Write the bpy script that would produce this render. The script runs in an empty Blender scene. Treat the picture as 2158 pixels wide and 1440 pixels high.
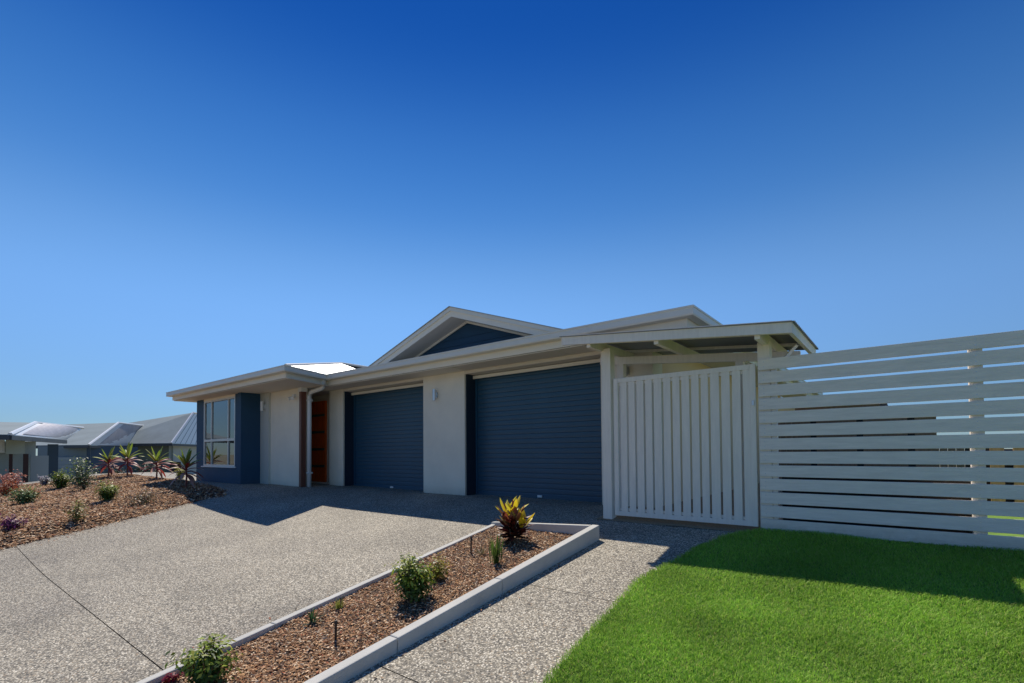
import bpy, math, random
import numpy as np
from mathutils import Vector, Matrix
random.seed(7); RNG = np.random.default_rng(7)
sc = bpy.context.scene
col = sc.collection

# ------------------------------------------------------------------ camera
CAM = (0.0, -6.325, 0.765)
YAW, PITCH, ROLL = -0.67308, 0.02404, -0.00704
cd = bpy.data.cameras.new('camera'); cam = bpy.data.objects.new('camera', cd); col.objects.link(cam)
f_ = Vector((math.sin(YAW)*math.cos(PITCH), math.cos(YAW)*math.cos(PITCH), math.sin(PITCH)))
r_ = Vector((math.cos(YAW), -math.sin(YAW), 0)); u_ = r_.cross(f_)
r2 = r_*math.cos(ROLL) + u_*math.sin(ROLL); u2 = -r_*math.sin(ROLL) + u_*math.cos(ROLL)
M = Matrix((r2, u2, -f_)).transposed().to_4x4(); M.translation = CAM
cam.matrix_world = M
cd.sensor_width = 36; cd.sensor_fit = 'HORIZONTAL'; cd.lens = 17.296; cd.shift_y = 0.0964
cd.clip_start = 0.05; cd.clip_end = 3000
sc.camera = cam

# ------------------------------------------------------------------ sky and sun
SUN = Vector((-1.66, 1.06, 2.60)).normalized()
SUN_EL = math.asin(SUN.z); SUN_AZ = math.atan2(SUN.x, SUN.y)
w = bpy.data.worlds.new("World"); sc.world = w; w.use_nodes = True
nt = w.node_tree; nt.nodes.clear()
sky = nt.nodes.new('ShaderNodeTexSky'); sky.sky_type = 'NISHITA'; sky.sun_disc = False
sky.sun_elevation = SUN_EL; sky.sun_rotation = SUN_AZ
sky.altitude = 0; sky.air_density = 1.0; sky.dust_density = 0.0; sky.ozone_density = 3.0
# clear deep-blue air: the sky's colour by height, unseen zenith brightened to fill shade
geo = nt.nodes.new('ShaderNodeTexCoord'); spx = nt.nodes.new('ShaderNodeSeparateXYZ'); nt.links.new(geo.outputs['Generated'], spx.inputs[0])
rmp = nt.nodes.new('ShaderNodeValToRGB'); rmp.color_ramp.interpolation = 'B_SPLINE'
SKY = [(0, (.18, .255, .38)), (.085, (.20, .28, .40)), (.235, (.37, .49, .61)), (.34, (.33, .47, .57)), (.43, (.18, .37, .53)), (.54, (.105, .29, .49)), (.64, (.026, .17, .41)), (.74, (.02, .15, .39)), (1, (.12, .42, .76))]
e_ = rmp.color_ramp.elements; e_[0].position = 0; e_[0].color = (*SKY[0][1], 1); e_[1].position = 1; e_[1].color = (*SKY[-1][1], 1)
for p_, c_ in SKY[1:-1]:
    k_ = e_.new(p_); k_.color = (*c_, 1)
nt.links.new(spx.outputs['Z'], rmp.inputs[0])
mlt = nt.nodes.new('ShaderNodeMix'); mlt.data_type = 'RGBA'; mlt.blend_type = 'MULTIPLY'; mlt.inputs['Factor'].default_value = 1
nt.links.new(sky.outputs[0], mlt.inputs['A']); nt.links.new(rmp.outputs[0], mlt.inputs['B'])
bg = nt.nodes.new('ShaderNodeBackground'); bg.inputs['Strength'].default_value = 0.135
wo = nt.nodes.new('ShaderNodeOutputWorld')
nt.links.new(mlt.outputs['Result'], bg.inputs[0]); nt.links.new(bg.outputs[0], wo.inputs[0])
sl = bpy.data.lights.new('sun', 'SUN'); sl.energy = 3.0; sl.angle = math.radians(0.53); sl.color = (1.0, 0.93, 0.82)
so = bpy.data.objects.new('sun', sl); col.objects.link(so); so.location = (-20, 10, 30)
so.rotation_euler = (-SUN).to_track_quat('-Z', 'Y').to_euler()
sc.view_settings.view_transform = 'Standard'; sc.view_settings.look = 'None'
sc.view_settings.exposure = 0.6; sc.view_settings.gamma = 1.0; sc.view_settings.use_curve_mapping = False
sc.cycles.max_bounces = 8

# ------------------------------------------------------------------ helpers
def tag(o, label=None, cat=None, group=None, kind=None):
    if label: o['label'] = label
    if cat: o['category'] = cat
    if group: o['group'] = group
    if kind: o['kind'] = kind
    return o

def empty(name, loc=(0, 0, 0)):
    o = bpy.data.objects.new(name, None); o.location = loc; o.empty_display_size = .1
    col.objects.link(o); return o

class MB:
    def __init__(s): s.v = []; s.f = []
    def add(s, vs, fs):
        n = len(s.v); s.v += [tuple(p) for p in vs]; s.f += [tuple(i+n for i in q) for q in fs]; return s
    def hexa(s, p):   # 4 bottom (ccw), 4 top
        return s.add(p, [(3, 2, 1, 0), (4, 5, 6, 7), (0, 1, 5, 4), (1, 2, 6, 5), (2, 3, 7, 6), (3, 0, 4, 7)])
    def box(s, x0, x1, y0, y1, z0, z1):
        return s.hexa([(x0, y0, z0), (x1, y0, z0), (x1, y1, z0), (x0, y1, z0), (x0, y0, z1), (x1, y0, z1), (x1, y1, z1), (x0, y1, z1)])
    def prism(s, poly, d):   # poly of 3D points extruded by vector d
        n = len(poly); d = Vector(d)
        a = [tuple(Vector(p)) for p in poly]; b = [tuple(Vector(p)+d) for p in poly]
        return s.add(a+b, [tuple(range(n))[::-1], tuple(range(n, 2*n))] + [(i, (i+1) % n, n+(i+1) % n, n+i) for i in range(n)])
    def bar(s, a, b, wdt, hgt, up=(0, 0, 1)):
        a = Vector(a); b = Vector(b); t = (b-a).normalized(); sd = t.cross(Vector(up)).normalized(); u = sd.cross(t)
        sd *= wdt/2; u *= hgt/2
        return s.hexa([a-sd-u, a+sd-u, b+sd-u, b-sd-u, a-sd+u, a+sd+u, b+sd+u, b-sd+u])
    def tube(s, pts, rad, n=10, cap=True):
        pts = [Vector(p) for p in pts]; rad = rad if isinstance(rad, (list, tuple)) else [rad]*len(pts)
        vs = []; fs = []
        for i, p in enumerate(pts):
            t = (pts[min(i+1, len(pts)-1)] - pts[max(i-1, 0)]).normalized()
            ref = Vector((0, 0, 1)) if abs(t.z) < .9 else Vector((0.3, 1, 0))
            a = t.cross(ref).normalized(); b = t.cross(a)
            for k in range(n):
                q = 2*math.pi*k/n; vs.append(p + (a*math.cos(q) + b*math.sin(q))*rad[i])
        for i in range(len(pts)-1):
            for k in range(n):
                fs.append((i*n+k, i*n+(k+1) % n, (i+1)*n+(k+1) % n, (i+1)*n+k))
        if cap: fs += [tuple(range(n)), tuple(range((len(pts)-1)*n, len(pts)*n))[::-1]]
        return s.add(vs, fs)
    def build(s, name, mat, parent=None, bevel=0, smooth=False, fix=True):
        me = bpy.data.meshes.new(name); me.from_pydata(s.v, [], s.f); me.update()
        if fix:
            import bmesh
            bm = bmesh.new(); bm.from_mesh(me); bmesh.ops.recalc_face_normals(bm, faces=bm.faces); bm.to_mesh(me); bm.free()
        if smooth: me.polygons.foreach_set('use_smooth', [True]*len(me.polygons))
        me.materials.append(mat)
        o = bpy.data.objects.new(name, me); col.objects.link(o)
        if parent is not None:
            o.parent = parent; o.matrix_parent_inverse = Matrix.Translation(-parent.location) if parent.type == 'EMPTY' and parent.parent is None else Matrix()
        if bevel:
            b = o.modifiers.new('bevel', 'BEVEL'); b.width = bevel; b.segments = 2; b.limit_method = 'ANGLE'
        return o

def share(o, name, parent, loc):
    c = o.copy(); c.name = name; c.location = loc; col.objects.link(c); c.parent = parent; return c

def np_mesh(name, V, F, mat, colors=None, parent=None):
    """V (n,3), F (m,k) uniform polygons, colors (n,3) per vertex"""
    me = bpy.data.meshes.new(name); n = len(V); m, k = F.shape
    me.vertices.add(n); me.vertices.foreach_set('co', V.astype(np.float32).ravel())
    me.loops.add(m*k); me.loops.foreach_set('vertex_index', F.astype(np.int32).ravel())
    me.polygons.add(m); me.polygons.foreach_set('loop_start', np.arange(0, m*k, k, dtype=np.int32))
    me.polygons.foreach_set('loop_total', np.full(m, k, dtype=np.int32))
    me.update(calc_edges=True)
    if colors is not None:
        ca = me.color_attributes.new('col', 'FLOAT_COLOR', 'POINT')
        c4 = np.ones((n, 4), np.float32); c4[:, :3] = colors; ca.data.foreach_set('color', c4.ravel())
    me.materials.append(mat)
    o = bpy.data.objects.new(name, me); col.objects.link(o)
    if parent is not None:
        o.parent = parent; o.matrix_parent_inverse = Matrix.Translation(-parent.location)
    return o

# ------------------------------------------------------------------ materials
def mat(name, base=(.5, .5, .5), rough=.6, metal=0., spec=.5, var=0., vscale=3., bump=0., bscale=60., grain=None, tint=None):
    m = bpy.data.materials.new(name); m.use_nodes = True; n = m.node_tree; b = n.nodes['Principled BSDF']
    b.inputs['Base Color'].default_value = (*base, 1); b.inputs['Roughness'].default_value = rough
    b.inputs['Metallic'].default_value = metal; b.inputs['Specular IOR Level'].default_value = spec
    tc = n.nodes.new('ShaderNodeTexCoord')
    if var:
        mp = n.nodes.new('ShaderNodeMapping'); n.links.new(tc.outputs['Object'], mp.inputs[0])
        if grain: mp.inputs['Scale'].default_value = grain
        nz = n.nodes.new('ShaderNodeTexNoise'); nz.inputs['Scale'].default_value = vscale; nz.inputs['Detail'].default_value = 6
        nz.inputs['Roughness'].default_value = .65
        n.links.new(mp.outputs[0], nz.inputs['Vector'])
        rp = n.nodes.new('ShaderNodeValToRGB'); e = rp.color_ramp.elements
        t = tint or base
        e[0].position = .3; e[0].color = (*[max(0, c*(1-var)) for c in t], 1)
        e[1].position = .7; e[1].color = (*[min(1, c*(1+var*.6)) for c in base], 1)
        n.links.new(nz.outputs['Fac'], rp.inputs[0]); n.links.new(rp.outputs[0], b.inputs['Base Color'])
    if bump:
        nb = n.nodes.new('ShaderNodeTexNoise'); nb.inputs['Scale'].default_value = bscale; nb.inputs['Detail'].default_value = 5
        mp2 = n.nodes.new('ShaderNodeMapping'); n.links.new(tc.outputs['Object'], mp2.inputs[0])
        if grain: mp2.inputs['Scale'].default_value = grain
        n.links.new(mp2.outputs[0], nb.inputs['Vector'])
        bp = n.nodes.new('ShaderNodeBump'); bp.inputs['Strength'].default_value = bump; bp.inputs['Distance'].default_value = .01
        n.links.new(nb.outputs['Fac'], bp.inputs['Height']); n.links.new(bp.outputs[0], b.inputs['Normal'])
    return m

def colmat(name, rough=.5, trans=0., spec=.4):
    m = bpy.data.materials.new(name); m.use_nodes = True; n = m.node_tree; b = n.nodes['Principled BSDF']
    at = n.nodes.new('ShaderNodeAttribute'); at.attribute_name = 'col'
    n.links.new(at.outputs['Color'], b.inputs['Base Color']); b.inputs['Roughness'].default_value = rough
    b.inputs['Specular IOR Level'].default_value = spec
    if trans:
        tl = n.nodes.new('ShaderNodeBsdfTranslucent'); n.links.new(at.outputs['Color'], tl.inputs['Color'])
        mx = n.nodes.new('ShaderNodeMixShader'); mx.inputs[0].default_value = trans
        n.links.new(b.outputs[0], mx.inputs[1]); n.links.new(tl.outputs[0], mx.inputs[2])
        n.links.new(mx.outputs[0], n.nodes['Material Output'].inputs[0])
    return m

def aggregate_mat():
    m = bpy.data.materials.new('exposed aggregate'); m.use_nodes = True; n = m.node_tree; b = n.nodes['Principled BSDF']
    L = n.links.new
    tc = n.nodes.new('ShaderNodeTexCoord')
    def vor(scale, rnd=1.):
        v = n.nodes.new('ShaderNodeTexVoronoi'); v.inputs['Scale'].default_value = scale; v.inputs['Randomness'].default_value = rnd
        L(tc.outputs['Object'], v.inputs['Vector']); return v
    v1 = vor(88); v2 = vor(120)
    sep = n.nodes.new('ShaderNodeSeparateColor'); L(v1.outputs['Color'], sep.inputs[0])
    rp = n.nodes.new('ShaderNodeValToRGB'); rp.color_ramp.interpolation = 'CONSTANT'
    pal = [(0, (.045, .042, .036)), (.14, (.25, .225, .18)), (.28, (.52, .475, .385)), (.46, (.35, .315, .245)), (.58, (.64, .595, .50)), (.75, (.15, .142, .128)), (.86, (.80, .755, .655)), (.96, (.36, .27, .18))]
    e = rp.color_ramp.elements; e[0].position = 0; e[0].color = (*pal[0][1], 1); e[1].position = pal[1][0]; e[1].color = (*pal[1][1], 1)
    for p, c in pal[2:]:
        k = e.new(p); k.color = (*c, 1)
    L(sep.outputs[0], rp.inputs[0])
    # mortar between pebbles
    mr = n.nodes.new('ShaderNodeMapRange'); mr.inputs['From Min'].default_value = .30; mr.inputs['From Max'].default_value = .75
    L(v1.outputs['Distance'], mr.inputs['Value'])
    mx = n.nodes.new('ShaderNodeMix'); mx.data_type = 'RGBA'; L(mr.outputs[0], mx.inputs['Factor'])
    L(rp.outputs[0], mx.inputs['A']); mx.inputs['B'].default_value = (.15, .136, .112, 1)
    nz = n.nodes.new('ShaderNodeTexNoise'); nz.inputs['Scale'].default_value = 1.3; nz.inputs['Detail'].default_value = 5; L(tc.outputs['Object'], nz.inputs['Vector'])
    mr2 = n.nodes.new('ShaderNodeMapRange'); mr2.inputs['From Min'].default_value = .3; mr2.inputs['From Max'].default_value = .7
    mr2.inputs['To Min'].default_value = .90; mr2.inputs['To Max'].default_value = 1.2; L(nz.outputs['Fac'], mr2.inputs['Value'])
    ml = n.nodes.new('ShaderNodeMix'); ml.data_type = 'RGBA'; ml.blend_type = 'MULTIPLY'; ml.inputs['Factor'].default_value = 1
    L(mx.outputs['Result'], ml.inputs['A']); L(mr2.outputs[0], ml.inputs['B'])
    # broad faint stains and warmth of the stone mix
    nz2 = n.nodes.new('ShaderNodeTexNoise'); nz2.inputs['Scale'].default_value = .55; nz2.inputs['Detail'].default_value = 7; nz2.inputs['Roughness'].default_value = .7; L(tc.outputs['Object'], nz2.inputs['Vector'])
    rs2 = n.nodes.new('ShaderNodeValToRGB'); q = rs2.color_ramp.elements; q[0].position = .36; q[0].color = (.85, .81, .745, 1); q[1].position = .56; q[1].color = (1.04, .995, .90, 1)
    L(nz2.outputs['Fac'], rs2.inputs[0])
    ml2 = n.nodes.new('ShaderNodeMix'); ml2.data_type = 'RGBA'; ml2.blend_type = 'MULTIPLY'; ml2.inputs['Factor'].default_value = 1
    L(ml.outputs['Result'], ml2.inputs['A']); L(rs2.outputs[0], ml2.inputs['B'])
    L(ml2.outputs['Result'], b.inputs['Base Color'])
    b.inputs['Roughness'].default_value = .75
    inv = n.nodes.new('ShaderNodeMath'); inv.operation = 'SUBTRACT'; inv.inputs[0].default_value = 1; L(v1.outputs['Distance'], inv.inputs[1])
    bp = n.nodes.new('ShaderNodeBump'); bp.inputs['Strength'].default_value = .55; bp.inputs['Distance'].default_value = .006
    L(inv.outputs[0], bp.inputs['Height']); L(bp.outputs[0], b.inputs['Normal'])
    return m

def ribmat(name, base, ang, pitch=.076, rough=.35, metal=.35, strength=.6):
    """sheet metal with ribs running along direction `ang` (radians in plan)"""
    m = mat(name, base, rough, metal); n = m.node_tree; b = n.nodes['Principled BSDF']
    tc = n.nodes.new('ShaderNodeTexCoord'); mp = n.nodes.new('ShaderNodeMapping'); mp.inputs['Rotation'].default_value = (0, 0, -ang-math.pi/2)
    wv = n.nodes.new('ShaderNodeTexWave'); wv.bands_direction = 'X'; wv.inputs['Scale'].default_value = .314/pitch*1.0
    n.links.new(tc.outputs['Object'], mp.inputs[0]); n.links.new(mp.outputs[0], wv.inputs[0])
    bp = n.nodes.new('ShaderNodeBump'); bp.inputs['Strength'].default_value = strength; bp.inputs['Distance'].default_value = .02
    n.links.new(wv.outputs['Fac'], bp.inputs['Height']); n.links.new(bp.outputs[0], b.inputs['Normal'])
    return m

CREAM = mat('cream render', (.88, .79, .64), .85, var=.08, vscale=1.6, bump=.25, bscale=220)
def splash(m, colr=(.30, .24, .17), hmax=.16):
    """mud splashes and dust near the foot of a wall"""
    n = m.node_tree; b = n.nodes['Principled BSDF']; src = b.inputs['Base Color'].links[0].from_socket
    tc = n.nodes.new('ShaderNodeTexCoord'); sp = n.nodes.new('ShaderNodeSeparateXYZ'); n.links.new(tc.outputs['Object'], sp.inputs[0])
    nz = n.nodes.new('ShaderNodeTexNoise'); nz.inputs['Scale'].default_value = 14; nz.inputs['Detail'].default_value = 8; nz.inputs['Roughness'].default_value = .75
    n.links.new(tc.outputs['Object'], nz.inputs['Vector'])
    mr = n.nodes.new('ShaderNodeMapRange'); mr.inputs['From Min'].default_value = 0; mr.inputs['From Max'].default_value = hmax; mr.inputs['To Min'].default_value = .62; mr.inputs['To Max'].default_value = 0
    n.links.new(sp.outputs['Z'], mr.inputs['Value'])
    mu = n.nodes.new('ShaderNodeMath'); mu.operation = 'MULTIPLY'; n.links.new(mr.outputs[0], mu.inputs[0]); n.links.new(nz.outputs['Fac'], mu.inputs[1])
    mx = n.nodes.new('ShaderNodeMix'); mx.data_type = 'RGBA'; n.links.new(mu.outputs[0], mx.inputs['Factor']); n.links.new(src, mx.inputs['A']); mx.inputs['B'].default_value = (*colr, 1)
    n.links.new(mx.outputs['Result'], b.inputs['Base Color'])
splash(CREAM)
CREAM2 = mat('pale cream trim', (.88, .79, .64), .6, var=.04, vscale=4)
NAVY = mat('navy render', (.014, .062, .122), .7, var=.12, vscale=3, bump=.2, bscale=200)
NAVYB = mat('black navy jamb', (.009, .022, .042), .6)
NAVYM = mat('navy enamel steel', (.020, .082, .142), .40, var=.10, vscale=2.0)
SOFF = mat('soffit paint', (.78, .70, .58), .8, var=.03, vscale=2)
GUT = mat('gutter enamel', (.80, .75, .64), .4, var=.05, vscale=5)
WHITE = mat('white paint', (.78, .77, .74), .5, var=.04, vscale=6)
FENCEP = mat('white painted timber', (.88, .80, .71), .62, var=.10, vscale=2.2, bump=.35, bscale=18, grain=(1.5, 1.5, 14), tint=(.84, .765, .675))
GATEP = mat('pale painted timber', (.88, .79, .68), .62, var=.08, vscale=2.2, bump=.3, bscale=18, grain=(14, 14, 1.5))
TIMB = mat('red brown stained post', (.16, .055, .032), .5, var=.25, vscale=3, grain=(12, 12, 1))
DOORR = mat('red orange stained door', (.90, .13, .018), .38, var=.28, vscale=2.5, grain=(10, 10, 1))
KERB = mat('smooth grey concrete', (.56, .54, .48), .8, var=.13, vscale=3.0, bump=.3, bscale=90)
ROOFW = ribmat('roof metal with sun glare', (.62, .62, .60), math.pi, rough=.33, metal=.3)
ROOFD = mat('grey roof metal', (.40, .41, .40), .45, .2)
ALU = mat('aluminium frame', (.66, .65, .61), .35, .2)
SKYREFL = mat('pale sky reflection', (.74, .82, .88), .9, var=.1, vscale=6, grain=(14, 14, .3))  # pale blue of the sky reflection, put into a sheet behind the glass
DARKROOM = mat('dark room interior', (.03, .033, .04), .9)
GLASS = bpy.data.materials.new('window glass'); GLASS.use_nodes = True
_b = GLASS.node_tree.nodes['Principled BSDF']; _n = GLASS.node_tree
_g = _n.nodes.new('ShaderNodeBsdfGlossy'); _g.inputs['Roughness'].default_value = .01
_t = _n.nodes.new('ShaderNodeBsdfTransparent'); _t.inputs['Color'].default_value = (.85, .90, .93, 1)
_fr = _n.nodes.new('ShaderNodeFresnel'); _fr.inputs['IOR'].default_value = 3.6
_mx = _n.nodes.new('ShaderNodeMixShader'); _n.links.new(_fr.outputs[0], _mx.inputs[0]); _n.links.new(_t.outputs[0], _mx.inputs[1]); _n.links.new(_g.outputs[0], _mx.inputs[2])
_n.links.new(_mx.outputs[0], _n.nodes['Material Output'].inputs[0])
DGLASS = mat('dark door glass', (.10, .11, .075), .3, spec=.8)
BLACK = mat('black plastic', (.012, .012, .014), .4)
LAMPW = mat('brushed metal lamp', (.62, .63, .64), .3, .7)
splash(NAVY, (.12, .10, .08)); splash(NAVYM, (.10, .10, .09), .05); splash(FENCEP, (.26, .22, .14), .12)
AGG = aggregate_mat()
JOINT = mat('dark joint filler', (.08, .07, .055), .95)  # one even dark colour below the sawn joints
SOIL = mat('dark garden soil', (.075, .045, .028), .95, var=.5, vscale=14, bump=1., bscale=40)
TURFB = mat('turf base', (.12, .20, .03), .95, var=.3, vscale=8, bump=.6, bscale=60)
TERR = mat('dry ground', (.24, .22, .14), .95, var=.4, vscale=.6, bump=.5, bscale=8)
GRAV = mat('tan gravel', (.42, .27, .15), .9, var=.5, vscale=70, bump=1., bscale=90)
LEAF = colmat('leaves', .45, .35); CHIP = colmat('bark chips', .85, 0, .2); GRASSM = colmat('grass blades', .55, .45, .25)
STEMM = mat('woody stem', (.13, .08, .05), .8)

# ------------------------------------------------------------------ ground shape
def sst(t): t = np.clip(t, 0, 1); return t*t*(3-2*t)
def zg(x, y):
    x = np.asarray(x, float); y = np.asarray(y, float)
    wv = sst((-7.2-x)/5.5)
    return .05*wv - .125*np.maximum(0, -y-(.4+1.2*wv))
def bump2(x, y, s=1.):
    return (np.sin(x*2.1*s+1.3)*np.cos(y*1.7*s-.4)+.6*np.sin(x*4.3*s-y*3.1*s)+.35*np.sin(x*9.1*s+y*7.7*s))/2

def grid(xs, ys, zf):
    X, Y = np.meshgrid(xs, ys); Z = zf(X, Y)
    V = np.stack([X.ravel(), Y.ravel(), Z.ravel()], 1); nx, ny = len(xs), len(ys)
    i = np.arange((ny-1)*(nx-1)); r = i//(nx-1); c = i % (nx-1); a = r*nx+c
    return V, np.stack([a, a+1, a+1+nx, a+nx], 1)

def terr_z(x, y):
    z = zg(x, np.minimum(y, 0)) - .10
    z = z*(1-sst((-y-9)/6.)) + (-1.25)*sst((-y-9)/6.)
    k = sst((-20.5-x)/5.); z = z*(1-k) + (-1.15)*k
    k = sst((np.hypot(x, y)-60)/60.); z = z*(1-k) + (-1.6)*k
    return z
def spaced(a): return np.unique(np.concatenate([-np.array(a)[::-1], a]))
g1 = np.concatenate([np.arange(0, 30, 1.0), np.arange(30, 80, 5.), [90, 120, 180, 300, 600, 1500]])
V, F = grid(spaced(g1), spaced(g1), terr_z)
tag(np_mesh('ground', V, F, TERR), kind='structure')

# driveway: cast slabs with sawn joints between them
drive = tag(empty('driveway'), kind='structure')
def slab(patches):
    Vs = []; Fs = []; n = 0
    for x0, x1, y0, y1 in patches:
        xs = np.linspace(x0, x1, max(2, int((x1-x0)/.25)+1)); ys = np.linspace(y0, y1, max(2, int((y1-y0)/.2)+1))
        V, F = grid(xs, ys, zg); Vs.append(V); Fs.append(F+n); n += len(V)
    return np_mesh('slab', np.concatenate(Vs), np.concatenate(Fs), AGG, parent=drive)
slab([(-24, -3.0, -5.239, .40), (-3.0, -1.0, -3.038, .40)])
slab([(-24, -3.0, -9., -5.246)])
slab([(-2.98, -1.0, -4.491, -3.045)])
slab([(-2.98, -1.0, -9., -4.498)])
V, F = grid(np.linspace(-24, -1, 60), np.linspace(-9, .3, 60), lambda x, y: zg(x, y)-.02)
np_mesh('joint_filler', V, F, JOINT, parent=drive)

# gravel under and behind the gate
V, F = grid(np.linspace(-2.98, -1.0, 12), np.linspace(-.95, 7, 30), lambda x, y: zg(x, y)+.006+.004*bump2(x*3, y*3))
tag(np_mesh('gravel_path', V, F, GRAV), kind='structure')

# ------------------------------------------------------------------ planter walls between the drives
pl = tag(empty('planter_wall', (-3.2, -3.5, -.35)), 'low grey concrete garden edging wall around the narrow mulch bed between the two drives', 'planter wall')
def wallseg(p0, p1, th, h0, h1, sk=.25, name='wall_section'):
    """strip wall from p0 to p1 (xy), thickness th to the left of travel, top follows ground + h"""
    a = Vector((*p0, 0)); b = Vector((*p1, 0)); t = (b-a).normalized(); nrm = Vector((-t.y, t.x, 0))*th
    N = max(1, int((b-a).length/.6)); mb = MB(); rows = []
    for i in range(N+1):
        k = i/N; p = a.lerp(b, k); h = h0+(h1-h0)*k; q = p+nrm
        z = float(zg(p.x, p.y)); rows.append([(p.x, p.y, z-sk), (q.x, q.y, z-sk), (q.x, q.y, z+h), (p.x, p.y, z+h)])
    vs = [v for r in rows for v in r]; fs = [(0, 1, 2, 3), tuple(4*N+i for i in (3, 2, 1, 0))]
    for i in range(N):
        for k in range(4): fs.append((4*i+k, 4*i+(k+1) % 4, 4*i+4+(k+1) % 4, 4*i+4+k))
    mb.add(vs, fs); return mb.build(name, KERB, pl, bevel=.008)
XR = -2.52
for y0, y1 in ((-1.70, -3.295), (-3.30, -4.33), (-4.335, -6.2)):
    hk = lambda y: .155+.0245*(y+1.7)
    wallseg((XR, y1), (XR, y0), .085, hk(y1), hk(y0))
wallseg((XR-.088, -1.70), (-3.965, -1.70), .07, .15, .075)      # far end
def xl(y): return -3.965+(y+1.7)*(-.42/3.75)
for y0, y1 in ((-1.773, -3.2), (-3.205, -4.6), (-4.605, -6.2)):
    wallseg((xl(y0), y0), (xl(y1), y1), .065, .062, .062)

def scatter_chips(name, P, zf, size, lift=.0, parent=None):
    n = len(P); z = zf(P[:, 0], P[:, 1])+lift
    L = size*RNG.uniform(.35, 1.3, n); W = L*RNG.uniform(.18, .5, n); H = L*RNG.uniform(.06, .22, n)
    yaw = RNG.uniform(0, 2*np.pi, n); tl = RNG.normal(0, .38, n); rl = RNG.normal(0, .4, n)
    ax = np.stack([np.cos(yaw)*np.cos(tl), np.sin(yaw)*np.cos(tl), np.sin(tl)], 1)
    bx = np.stack([-np.sin(yaw)*np.cos(rl), np.cos(yaw)*np.cos(rl), np.sin(rl)], 1); cx = np.cross(ax, bx)
    c = np.stack([P[:, 0], P[:, 1], z+RNG.uniform(0, .6, n)*size*.5], 1)
    k = RNG.uniform(-.3, .3, (n, 1))
    v = [c-ax*L[:, None]/2-bx*W[:, None]*.3, c-ax*L[:, None]*k/2-bx*W[:, None]/2+cx*H[:, None]*.4, c+ax*L[:, None]/2, c+bx*W[:, None]/2+cx*H[:, None]*.2, c+cx*H[:, None]]
    V = np.stack(v, 1).reshape(-1, 3)
    base = np.array([[0, 1, 4], [1, 2, 4], [2, 3, 4], [3, 0, 4]])
    F = (np.arange(n)[:, None, None]*5+base[None]).reshape(-1, 3)
    pal = np.array([(.34, .185, .09), (.22, .105, .05), (.48, .31, .18), (.13, .065, .035), (.60, .46, .31), (.29, .15, .075), (.42, .235, .11), (.07, .04, .03), (.30, .10, .05)])
    ci = RNG.choice(len(pal), n, p=[.18, .13, .19, .11, .12, .11, .09, .03, .04])
    C = pal[ci]*RNG.uniform(.95, 1.6, (n, 1))
    return np_mesh(name, V, F, CHIP, np.repeat(C, 5, 0), parent)

def mz_mid(x, y): return zg(x, y)+.022+.010*bump2(x, y, 2.5)+.02*sst((y+4.2)/2.2)
def mid_bed():
    ys = np.linspace(-6.2, -1.70, 90); V = []; nx = 22
    for y in ys:
        for i in range(nx):
            xa = xl(y)+.03; xb = XR-.04; V.append((xa+(xb-xa)*i/(nx-1), y))
    V = np.array(V); Z = mz_mid(V[:, 0], V[:, 1]); V = np.column_stack([V, Z])
    i = np.arange((len(ys)-1)*(nx-1)); a = (i//(nx-1))*nx+i % (nx-1)
    return V, np.stack([a, a+1, a+1+nx, a+nx], 1)
V, F = mid_bed(); tag(np_mesh('garden_soil', V, F, SOIL), kind='structure')
n = 32000; y = -1.72-RNG.uniform(0, 1, n)**.9*4.2; xa = xl(y)+.062; P = np.stack([xa+RNG.uniform(0, 1, n)*(XR-.09-xa), y], 1)
tag(scatter_chips('bark_mulch', P, mz_mid, .031), 'brown bark mulch chips covering the narrow bed between the drives', 'mulch', kind='stuff')

# ------------------------------------------------------------------ left garden bed
BY = [-9, -6.4, -5.4, -4.9, -4.33, -3.64, -3.06, -2.44, -2.1, -1.98]
BX = [-9.2, -9.6, -9.81, -9.96, -10.07, -10.33, -10.59, -10.78, -10.80, -11.3]
def bed_right(y): return np.interp(y, BY, BX)
TX = [-26, -19, -14.5, -12.68, -11.2, -10.8]; TY = [-1.30, -1.40, -1.55, -1.74, -1.93, -1.99]
def bed_top(x): return np.interp(x, TX, TY)
def bz(x, y):
    e = np.minimum(np.clip((bed_right(y)-x)/.5, 0, 1), np.clip((bed_top(x)-y)/.35, 0, 1))
    z = zg(x, y)+.006+.09*sst(e)+.05*bump2(x, y, .55)*sst(e)+.012*bump2(x, y, 2.5)
    k = sst((-21.2-x)/3.2); return z*(1-k)+(-1.0)*k
rows = []; ys = np.linspace(-9, 0, 120); nx = 110
V = []
for j in range(120):
    s = j/119
    for i in range(nx):
        t = (i/(nx-1))**1.6; y = -9+s*7.0
        xr = float(bed_right(y)); x = xr-t*(26+xr)
        # push the upper rows towards the top edge
        yt = float(bed_top(x)); yy = -9+(yt+9)*s
        x = float(bed_right(min(yy, -1.98)))-t*(26+float(bed_right(min(yy, -1.98))))
        V.append((x, yy))
V = np.array(V); V = np.column_stack([V, bz(V[:, 0], V[:, 1])])
i = np.arange(119*(nx-1)); a = (i//(nx-1))*nx+i % (nx-1)
tag(np_mesh('garden_bed_soil', V, np.stack([a, a+1, a+1+nx, a+nx], 1), SOIL), kind='structure')
n = 90000; x = -9.6-RNG.uniform(0, 1, n)**1.35*13.4; y = -1.4-RNG.uniform(0, 1, n)*5.4
ok = (x < bed_right(y)+.02+RNG.normal(0, .05, n)) & (y < bed_top(x)+RNG.normal(0, .02, n)); P = np.stack([x[ok], y[ok]], 1)
tag(scatter_chips('bark_mulch', P, bz, .060), 'brown bark mulch covering the wide sloping bed left of the drive', 'mulch', kind='stuff')

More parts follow.
